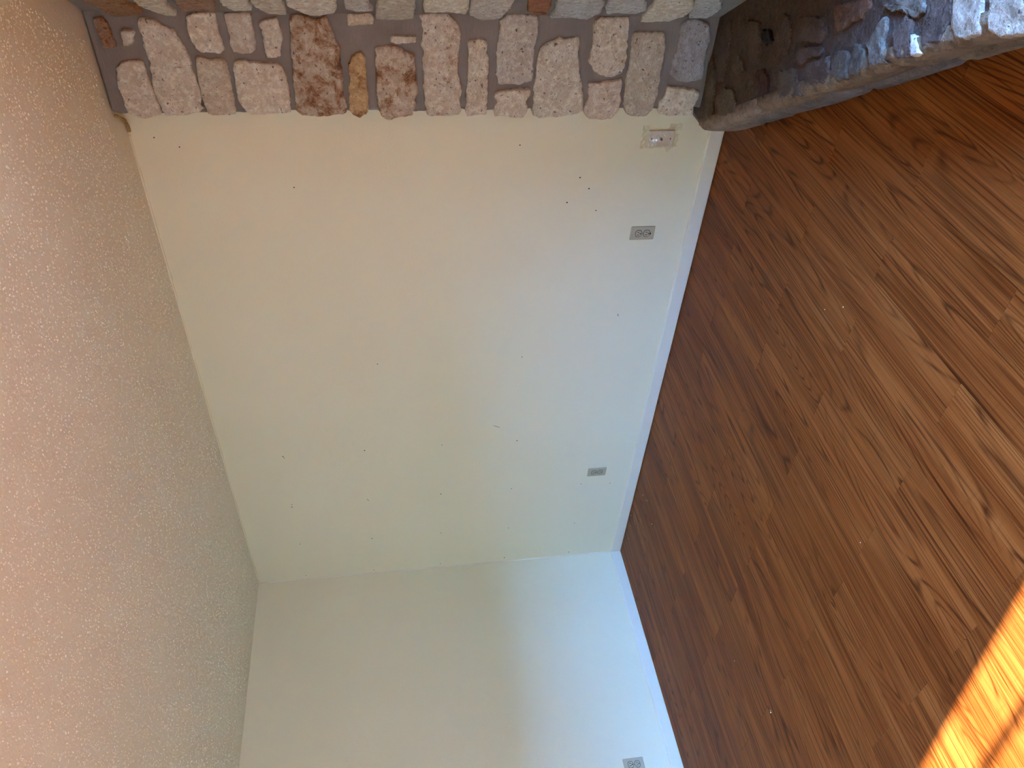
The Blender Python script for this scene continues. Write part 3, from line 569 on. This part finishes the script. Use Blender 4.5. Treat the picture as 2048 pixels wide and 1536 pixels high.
def stone_mesh(pts, frame, back, proud, seed, rough=0.0045, step=0.0075, wob=0.0045):
    """pts: outline in plane coords; frame(u, v, h): plane point lifted h out of the face"""
    P = [Vector(p) for p in pts]
    area = sum(P[i].x*P[(i+1) % len(P)].y - P[(i+1) % len(P)].x*P[i].y for i in range(len(P)))
    if area < 0: P = P[::-1]
    P = resample(P, step)
    n = len(P)
    P = [P[i]*0.8 + P[i-1]*0.1 + P[(i+1) % n]*0.1 for i in range(n)]
    sv = Vector((seed*3.7, seed*1.3, seed*0.9))
    Q = []
    for i, p in enumerate(P):
        t = (P[(i+1) % n] - P[i-1]); nn = Vector((t.y, -t.x)); nn = nn.normalized() if nn.length else nn
        Q.append(p + nn * wob * noise.noise(Vector((p.x*55, p.y*55, 0)) + sv) + nn * wob * 0.6 * noise.noise(Vector((p.x*150, p.y*150, 5)) + sv))
    c = sum(Q, Vector((0, 0))) / n
    rings = [(0.0, -back), (0.0, 0.0), (0.0025, proud*0.85), (0.10, proud), (0.32, proud), (0.62, proud)]
    vs = []
    ext = min(max(q.x for q in Q) - min(q.x for q in Q), max(q.y for q in Q) - min(q.y for q in Q))
    for k, (ins, h) in enumerate(rings):
        for q in Q:
            r = q.lerp(c, ins if k > 2 else min(0.2, (ins / max((q - c).length, 0.01))))
            hh = h
            if k >= 2:
                s = Vector((r.x, r.y, 0))
                hh += rough * (noise.noise(s*22 + sv) + 0.6*noise.noise(s*60 + sv)) * (0.6 if k == 2 else 1.0)
            vs.append(frame(r.x, r.y, hh))
    s = Vector((c.x, c.y, 0)); vs.append(frame(c.x, c.y, proud + rough*noise.noise(s*22 + sv)))
    fs = []
    for k in range(len(rings) - 1):
        for i in range(n):
            j = (i+1) % n
            fs.append((k*n+i, k*n+j, (k+1)*n+j, (k+1)*n+i))
    L = (len(rings)-1)*n
    fs += [(L+i, L+(i+1) % n, len(vs)-1) for i in range(n)]
    return vs, fs
def orient(vs, fs, out):
    """make the last (front) faces look along out"""
    a, b, c = (Vector(vs[i]) for i in fs[-1][:3])
    if (b - a).cross(c - a).dot(out) < 0: fs = [f[::-1] for f in fs]
    return fs
SEED = [0]
def stone(pts, frame, out, back, proud, colour, parent, mat, name='stone', **kw):
    SEED[0] += 1
    vs, fs = stone_mesh(pts, frame, back, proud, SEED[0], **kw)
    o = mesh_obj(name, vs, orient(vs, fs, out), mat, parent, True)
    rnd = random.Random(SEED[0]); (r, g, b), st = PAL[colour]; k = rnd.uniform(0.92, 1.08)
    o.color = (min(r*k, 1), min(g*k, 1), min(b*k, 1), st)
    return o

fireplace = tag(empty('stone_fireplace', (3.9, -0.7, 0)), 'floor to ceiling limestone fireplace with wide grey mortar joints and dark raised hearth', 'fireplace')
FO = Vector(fireplace.location)
DN = Vector((0.85412, 0.52007, 0)); DT = Vector((0.52007, -0.85412, 0)); DO = Vector((3.572, -0.14, 0))
def dp(s, inn): p = DO + DT*s + DN*inn; return (p.x, p.y)
SEND = 1.27
E0 = dp(SEND, 0)
FIRE = (0.42, 1.00, 0.96)
XR = 5.20        # right end of the masonry
core = MB()
zs = [0.15 + (H - 0.159)*i/220 for i in range(221)]                 # left face of the mortar wanders between the stones
wv, wf_ = [], []
for z in zs:
    xl = 3.227 + 0.010*noise.noise(Vector((z*16, 3.3, 0))) + 0.004*noise.noise(Vector((z*55, 8.1, 0)))
    wv += [(xl + 0.004, -0.001, z), (xl - 0.003, -0.085, z), (xl + 0.001, -0.118, z), (xl + 0.012, -0.126, z), (3.600, -0.126, z), (3.66, -0.001, z)]
for i in range(220):
    for k in range(6): wf_.append((i*6 + k, i*6 + (k+1) % 6, i*6 + 6 + (k+1) % 6, i*6 + 6 + k))
core.add(wv, wf_ + [tuple(range(6))[::-1], tuple(range(1320, 1326))])
core.prism([dp(-0.03, 0.014), dp(FIRE[0], 0.014), dp(FIRE[0], 0.20), dp(0.02, 0.16)], 0.15, H - 0.009)
core.prism([dp(FIRE[1], 0.014), dp(SEND, 0.014), dp(SEND, 0.35), dp(FIRE[1], 0.35)], 0.15, H - 0.001)
core.prism([dp(FIRE[0], 0.014), dp(FIRE[1], 0.014), dp(FIRE[1], 0.20), dp(FIRE[0], 0.20)], FIRE[2], H - 0.001)
core.prism([(E0[0] + 0.01, E0[1] + 0.012), (XR, E0[1] + 0.012), (XR, -0.01), (XR - 0.3, -0.01), (XR - 0.3, E0[1] + 0.3), (E0[0] + 0.1, E0[1] + 0.3)], 0.15, H - 0.001)
core.v = [tuple(Vector(v) - FO) for v in core.v]
chimney = core.build('chimney_mortar', M_MORTAR, fireplace)
fb = MB(); ins = [dp(FIRE[0], 0.03), dp(FIRE[1], 0.03), dp(FIRE[1] - 0.12, 0.45), dp(FIRE[0] + 0.12, 0.45)]
fv = [(x, y, z) for z in (0.198, FIRE[2]) for x, y in ins]
fb.add([tuple(Vector(v) - FO) for v in fv], [(1,2,6,5), (2,3,7,6), (3,0,4,7), (0,1,2,3), (4,5,6,7)])
fb.build('firebox', M_SOOT, fireplace)

f_wing = lambda u, v, h: Vector((u, -0.132 - h, v)) - FO
for c, p in WING:
    edge = min(q[0] for q in p) < 3.235
    stone(p, f_wing, Vector((0, -1, 0)), 0.126 if edge else 0.03, 0.008, c, chimney, M_STONE)
def f_diag(u, v, h): return DO + DT*u - DN*(h - 0.008) + Vector((0, 0, v)) - FO
for c, p in DIAG:
    stone(p, f_diag, -DN, 0.03, 0.010, c, chimney, M_STONE)
# the rest of the breast beyond the picture: rough courses
def course_stones(s0, s1, frame, out, skip, seed):
    rnd = random.Random(seed); z = 0.215
    while z < H - 0.05:
        h = min(rnd.uniform(0.075, 0.15), H - 0.012 - z); s = s0
        while s < s1 - 0.06:
            w = min(rnd.uniform(0.12, 0.30), s1 - s)
            if s1 - s - w < 0.07: w = s1 - s
            a, b, z0, z1 = s, s + w - 0.025, z, z + h - 0.022
            if not skip(a, b, z0, z1):
                j = lambda: rnd.uniform(-0.008, 0.008)
                pts = [(a+j(), z0+j()), ((a+b)/2, z0+j()), (b+j(), z0+j()), (b+j(), (z0+z1)/2), (b+j(), z1+j()), ((a+b)/2, z1+j()), (a+j(), z1+j()), (a+j(), (z0+z1)/2)]
                stone(pts, frame, out, 0.03, 0.010, rnd.choice(['cream', 'cream', 'tan', 'grey', 'greywhite', 'creamrust', 'pink']), chimney, M_STONE, step=0.03)
            s += w
        z += h
course_stones(0.315, SEND, f_diag, -DN, lambda a, b, z0, z1: b > FIRE[0] - 0.03 and a < FIRE[1] + 0.01 and z0 < FIRE[2], 3)
f_front = lambda u, v, h: Vector((u, E0[1] + 0.006 - h, v)) - FO
course_stones(E0[0] + 0.02, XR - 0.02, f_front, Vector((0, -1, 0)), lambda *a: False, 4)

# hearth: mortar bed, top stones, thick front edge stones
HZ = 0.200
def hl(y, ind=0.0): return (3.036 - 0.6234 * y + ind * 1.178, y)          # front line of the hearth, ind = metres inwards
hm = MB()
hm.prism([(3.185, -0.002), (3.185, -0.165), hl(-0.24, 0.03), hl(-1.77, 0.03), (XR + 0.15, -1.74), (XR + 0.15, -0.002)], 0.0, HZ - 0.012)
hm.v = [tuple(Vector(v) - FO) for v in hm.v]
hearth = hm.build('hearth', M_HMORTAR, fireplace)
hearth['label'] = 'dark glossy sealed stone hearth'
f_top = lambda u, v, h: Vector((u, v, HZ - 0.008 + h)) - FO
for c, p in HEARTH_TOP:
    c = 'greyspeck' if c == 'bluegrey' else c
    q = [(x, min(y, -0.129)) for x, y in p]
    stone(q, f_top, Vector((0, 0, 1)), 0.02, 0.010 if c == 'white' else 0.006, c, hearth, M_HSTONE, rough=0.0035, wob=0.007)
rnd = random.Random(21)
for yy in [-0.62, -0.85, -1.08, -1.32, -1.56]:                 # slabs of the hearth beyond the picture
    xb = hl(yy)[0] + 0.30 if yy > -1.4 else 4.20
    while xb < XR - 0.15:
        if (0.854*xb + 0.52*yy) < 2.955 or yy < E0[1] - 0.12:
            w = rnd.uniform(0.16, 0.26); j = lambda: rnd.uniform(-0.012, 0.012)
            if (0.854*(xb+w) + 0.52*(yy)) < 2.95 or yy < E0[1] - 0.12:
                stone([(xb+j(), yy-0.1+j()), (xb+w-0.03, yy-0.1+j()), (xb+w-0.03+j(), yy+0.1+j()), (xb+j(), yy+0.1)], f_top, Vector((0,0,1)), 0.02, 0.009, rnd.choice(['brown', 'olive', 'greyspeck', 'lightcream']), hearth, M_HSTONE, step=0.03)
            xb += w
        else: break

def edge_stone(s0, s1, z0, z1, depth, colour, seed, p0, tdir, outdir, bulge=0.006):
    """rough block along the hearth's front; s along the edge, rounded on the outside"""
    nu = max(4, int((s1 - s0) / 0.025)); prof = []
    ang = 7
    hz = (z1 - z0)
    ring = [(-depth, z1), (-depth*0.5, z1), (-0.018, z1 - 0.002), (-0.004, z1 - 0.014)]
    ring += [(0.0, z0 + hz*t) for t in (0.75, 0.5, 0.25)] + [(-0.004, z0 + 0.012), (-0.014, z0), (-depth, z0)]
    vs, fs = [], []; sv = Vector((seed*5.1, seed*2.3, 0))
    m_ = len(ring)
    for i in range(nu + 1):
        t = i / nu; s = s0 + (s1 - s0)*t
        endf = min(1.0, min(t, 1 - t) * nu / 1.2)
        for d, z in ring:
            q = Vector((s*6, z*26, d*20)) + sv
            k = bulge * (noise.noise(q) + 0.5*noise.noise(q*2.7)) * (0.0 if d <= -depth*0.9 else 1.0)
            dd = d + k - (1 - endf)*0.012*(1 if d > -depth*0.4 else 0)
            zz = z + (0.4*k if 0 < (z - z0) < hz else k*0.25)
            p = p0 + tdir*s + outdir*dd; vs.append(Vector((p.x, p.y, max(zz, 0.001))) - FO)
    for i in range(nu):
        for j in range(m_):
            fs.append((i*m_ + j, i*m_ + (j+1) % m_, (i+1)*m_ + (j+1) % m_, (i+1)*m_ + j))
    fs.append(tuple(range(m_))[::-1]); fs.append(tuple(range(nu*m_, nu*m_ + m_)))
    o = mesh_obj('edge_stone', vs, fs, M_HSTONE, hearth, True)
    (r, g, b), st = PAL[colour]; o.color = (r, g, b, st); return o
PAL['edgetan'] = ((0.33, 0.245, 0.175), 0.30); PAL['edgegrey'] = ((0.20, 0.16, 0.125), 0.15); PAL['edgebrown'] = ((0.25, 0.17, 0.095), 0.35)
EP = Vector((*hl(-0.20), 0)); ET = Vector((0.529, -0.8486, 0)); EO = Vector((-0.8486, -0.529, 0))
L_END = (Vector((*hl(-1.78), 0)) - EP).length
spans = [(-0.02, 0.22, 0.004, 0.198, 'edgetan'), (0.225, 0.50, 0.105, 0.20, 'edgetan'), (0.225, 0.46, 0.003, 0.10, 'edgegrey'), (0.505, 0.86, 0.115, 0.20, 'edgebrown'),
         (0.465, 0.90, 0.003, 0.11, 'edgegrey'), (0.865, 1.22, 0.09, 0.20, 'edgebrown'), (0.905, 1.30, 0.003, 0.085, 'edgegrey'), (1.225, 1.62, 0.088, 0.20, 'edgebrown'), (1.305, L_END, 0.003, 0.083, 'edgebrown'), (1.625, L_END, 0.088, 0.20, 'edgebrown')]
for i, (a, b, z0, z1, c) in enumerate(spans): edge_stone(a, b, z0, z1 - 0.004, 0.05, c, i + 3, EP, ET, EO)
EX = Vector((*hl(-1.78), 0)); x = 0.0
while x < XR - EX.x - 0.20:
    edge_stone(x, x + 0.33, 0.003, 0.20, 0.03, 'edgebrown', int(x*100) + 40, EX, Vector((1, 0, 0)), Vector((0, -1, 0)), 0.004); x += 0.335
# the short return of the hearth beside the long wall
edge_stone(0.004, 0.17, 0.003, 0.19, 0.03, 'edgetan', 77, Vector((3.160, 0, 0)), Vector((0, -1, 0)), Vector((-1, 0, 0)), 0.006)

# ---------------------------------------------------------------- wall plates
def rounded_rect(w, h, r, n=5):
    pts = []
    for cx, cy, a0 in ((w/2-r, h/2-r, 0), (-w/2+r, h/2-r, 90), (-w/2+r, -h/2+r, 180), (w/2-r, -h/2+r, 270)):
        for i in range(n + 1):
            a = math.radians(a0 + 90*i/n); pts.append((cx + r*math.cos(a), cy + r*math.sin(a)))
    return pts
def slab(name, outline, frame, y0, y1, mat, parent, inset=0.0):
    n = len(outline); c = (sum(p[0] for p in outline)/n, sum(p[1] for p in outline)/n)
    sc = 1 - inset
    vs = [frame(u, v, y0) for u, v in outline] + [frame(u, v, y1*0.6 + y0*0.4) for u, v in outline]
    vs += [frame(c[0] + (u-c[0])*sc, c[1] + (v-c[1])*sc, y1) for u, v in outline]
    fs = [tuple(range(n))[::-1]] + [(k*n+i, k*n+(i+1) % n, (k+1)*n+(i+1) % n, (k+1)*n+i) for k in (0, 1) for i in range(n)] + [tuple(range(2*n, 3*n))]
    return mesh_obj(name, vs, orient(vs, [f for f in fs], frame(0, 0, 1) - frame(0, 0, 0)), mat, parent)
def outlet(loc, wall, label, broken=True):
    """duplex receptacle: plate, screw, two faces with slots and a ground hole"""
    r = empty('wall_outlet', loc); tag(r, label, 'outlet', 'duplex wall outlets')
    fr = (lambda u, v, h: Vector((u, -h, v))) if wall == 'back' else (lambda u, v, h: Vector((h, u, v)))
    slab('cover_plate', rounded_rect(0.071, 0.116, 0.003), fr, 0, 0.0065, M_PLATE, r, 0.06)
    slab('screw', [(0.0032*math.cos(a*0.5236), 0.0032*math.sin(a*0.5236)) for a in range(12)], fr, 0.006, 0.0078, M_METAL, r, 0.2)
    for s in (1, -1):
        cz = 0.0197*s
        ol = [(max(-0.0165, min(0.0165, 0.0185*math.cos(a*math.pi/14))), cz + 0.0145*math.sin(a*math.pi/14)) for a in range(28)]
        slab('recess', [(u*1.15, cz + (v-cz)*1.15) for u, v in ol], fr, 0.006, 0.0068, M_DARK, r)
        face = slab('receptacle', ol, fr, 0.006, 0.0082, M_PLATE, r, 0.03)
        for du, hh in ((-0.0066, 0.0046), (0.0066, 0.0038)):
            slab('slot', [(du-0.0015, cz+0.001-hh), (du+0.0015, cz+0.001-hh), (du+0.0015, cz+0.003+hh), (du-0.0015, cz+0.003+hh)], fr, 0.008, 0.0085, M_DARK, face)
        slab('ground_hole', [(0.0034*math.cos(a*0.5236), cz-0.0085+0.0034*math.sin(a*0.5236)) for a in range(12)], fr, 0.008, 0.0085, M_DARK, face)
    if broken:   # chipped opening below the lower face
        slab('chip', [(-0.009, -0.036), (0.002, -0.0325), (0.007, -0.035), (0.005, -0.0375), (-0.001, -0.0425), (-0.006, -0.0395)], fr, 0.006, 0.0072, M_DARK, r)
    return r
outlet((2.572, -0.0005, 0.283), 'back', 'almond duplex outlet on the long wall, nearer the fireplace')
outlet((0.868, -0.0005, 0.281), 'back', 'almond duplex outlet on the long wall, nearer the room corner', False)
outlet((0.0005, -1.423, 0.276), 'left', 'almond duplex outlet on the short wall, cut off by the picture edge', False)

cp = tag(empty('coaxial_wall_plate', (3.043, -0.0005, 0.282)), 'white cable wall plate under crinkled clear plastic beside the stone fireplace', 'wall plate')
frb = lambda u, v, h: Vector((u, -h, v))
slab('cover_plate', rounded_rect(0.074, 0.116, 0.003), frb, 0, 0.007, M_WHITE, cp, 0.05)
circ = lambda r_, cz, n=14: [(r_*math.cos(2*math.pi*a/n), cz + r_*math.sin(2*math.pi*a/n)) for a in range(n)]
slab('screw', circ(0.0030, 0.042), frb, 0.0065, 0.0082, M_DARK, cp, 0.2)
slab('screw', circ(0.0030, -0.042), frb, 0.0065, 0.0082, M_DARK, cp, 0.2)
nut = slab('connector', circ(0.0068, 0, 6), frb, 0.0065, 0.010, M_METAL, cp)
slab('threaded_barrel', circ(0.0046, 0), frb, 0.0095, 0.019, M_METAL, nut)
slab('bore', circ(0.0026, 0), frb, 0.0188, 0.0193, M_DARK, nut)
# film: ragged sheet, tented over the plate and the connector
nu, nv = 44, 52; vs, fs, keep = [], [], {}
def film_in(u, v):
    j = 0.006*noise.noise(Vector((u*45, v*45, 3)))
    if -0.044 < u + j < 0.043 and -0.064 < v + j < 0.064: return True
    if -0.044 < u + j < 0.058 and 0.058 < v + j < 0.087: return True               # flap above
    if 0.036 < u + j < 0.066 and -0.088 < v + j < -0.030: return True              # flap below, stone side
    if -0.040 < u + j < 0.020 and -0.080 < v + j < -0.06: return True
    return -0.066 < u < -0.036 and abs(v + 0.042) < 0.018*(1 - (-0.036 - u)/0.032)  # torn tip
for i in range(nu + 1):
    for k in range(nv + 1):
        u, v = -0.072 + 0.144*i/nu, -0.094 + 0.188*k/nv
        tent = max(0.0, 0.0125*(1 - math.hypot(u, v*0.7)/0.034))
        edge = max(0.0, min(1.0, min(0.040 - abs(u), 0.060 - abs(v))/0.006))
        cr = noise.noise(Vector((u*85 + v*40, v*75, 1.7))); cr2 = 1 - abs(noise.noise(Vector((u*60 - v*55, v*50 + u*30, 9.1))))*2
        vs.append((u, -(0.0016 + 0.0075*edge + tent + 0.0016*(cr + max(cr2, -0.3))), v))
for i in range(nu):
    for k in range(nv):
        u, v = -0.072 + 0.144*(i+0.5)/nu, -0.094 + 0.188*(k+0.5)/nv
        if film_in(u, v): a = i*(nv+1) + k; fs.append((a, a + nv + 1, a + nv + 2, a + 1))
mesh_obj('plastic_film', vs, fs, M_FILM, cp)

# ---------------------------------------------------------------- small marks on the long wall
for i, (x, z) in enumerate(NAILS):
    r_ = 0.0028 if i % 3 else 0.0036
    slab('nail_hole', [(x + r_*math.cos(a*0.785), z + r_*math.sin(a*0.785)) for a in range(8)], frb, 0.0, 0.0006, M_DARK, wall_back)

def scuff(x, z, l, w, a):
    pts = [(x + l*math.cos(t)*math.cos(a) - w*math.sin(t)*math.sin(a), z + l*math.cos(t)*math.sin(a) + w*math.sin(t)*math.cos(a)) for t in [i*math.pi/6 for i in range(12)]]
    slab('scuff_mark', pts, frb, 0.0, 0.0003, M_SCUFF, wall_back)
scuff(1.324, 0.925, 0.024, 0.0035, 1.1); scuff(2.086, 0.328, 0.010, 0.004, 0.4)

# ---------------------------------------------------------------- bits on ceiling and floor
th = [(3.266,-0.412), (3.263,-0.395), (3.260,-0.379), (3.252,-0.360), (3.242,-0.346), (3.231,-0.334), (3.223,-0.327), (3.217,-0.334), (3.216,-0.345), (3.222,-0.357)]
t = bead('thread', [(x, y, H - 0.007 - 0.002*math.sin(i)) for i, (x, y) in enumerate(th)], 0.0022, M_CRUMB, None)
tag(t, 'short curled white thread stuck to the popcorn ceiling near the fireplace', 'thread')
g = bead('glue_bead', [(3.212, -0.118, H - 0.0085), (3.204, -0.098, H - 0.0085), (3.190, -0.074, H - 0.009), (3.172, -0.050, H - 0.009), (3.156, -0.030, H - 0.009), (3.142, -0.017, H - 0.009), (3.125, -0.012, H - 0.009), (3.104, -0.011, H - 0.0085)], 0.0052, M_FOAM, fireplace, 1.0)
g.location = -FO
for i, (x, y) in enumerate([(2.943,-1.109), (3.017,-1.194), (0.759,-0.126), (0.780,-0.183), (0.801,-0.204), (0.435,-0.032), (0.366,-0.061), (0.247,-0.082), (0.746,-0.340), (1.182,-1.461), (1.351,-1.774), (1.348,-1.781), (2.467,-1.734)]):
    s = 0.0018 + 0.0006*(i % 3); rr = random.Random(i)
    base = [(s*math.cos(a*1.0472)*rr.uniform(0.7, 1.2), s*math.sin(a*1.0472)*rr.uniform(0.7, 1.2)) for a in range(6)]
    vs = [(u, v, 0.0) for u, v in base] + [(u*0.6, v*0.6, s*0.8) for u, v in base]
    o = mesh_obj('plaster_crumb', vs, [tuple(range(6))[::-1], tuple(range(6, 12))] + [(a, (a+1) % 6, (a+1) % 6+6, a+6) for a in range(6)], M_CRUMB)
    o.location = (x, y, 0.0003)
    near = x < 1.0
    tag(o, 'tiny white plaster crumb on the floor by the corner of the two plain walls' if near else 'tiny white plaster crumb out on the open wood floor', 'crumb', 'plaster crumbs by the corner' if near else 'plaster crumbs on the open floor')
for x, y in [(3.331,-1.281), (3.078,-0.947), (2.354,-0.465)]:
    MB().cyl((x, y, -0.003), (0, 0, 1), 0.0032, 0.0034, 8).build('peg_hole', M_DARK, floor)
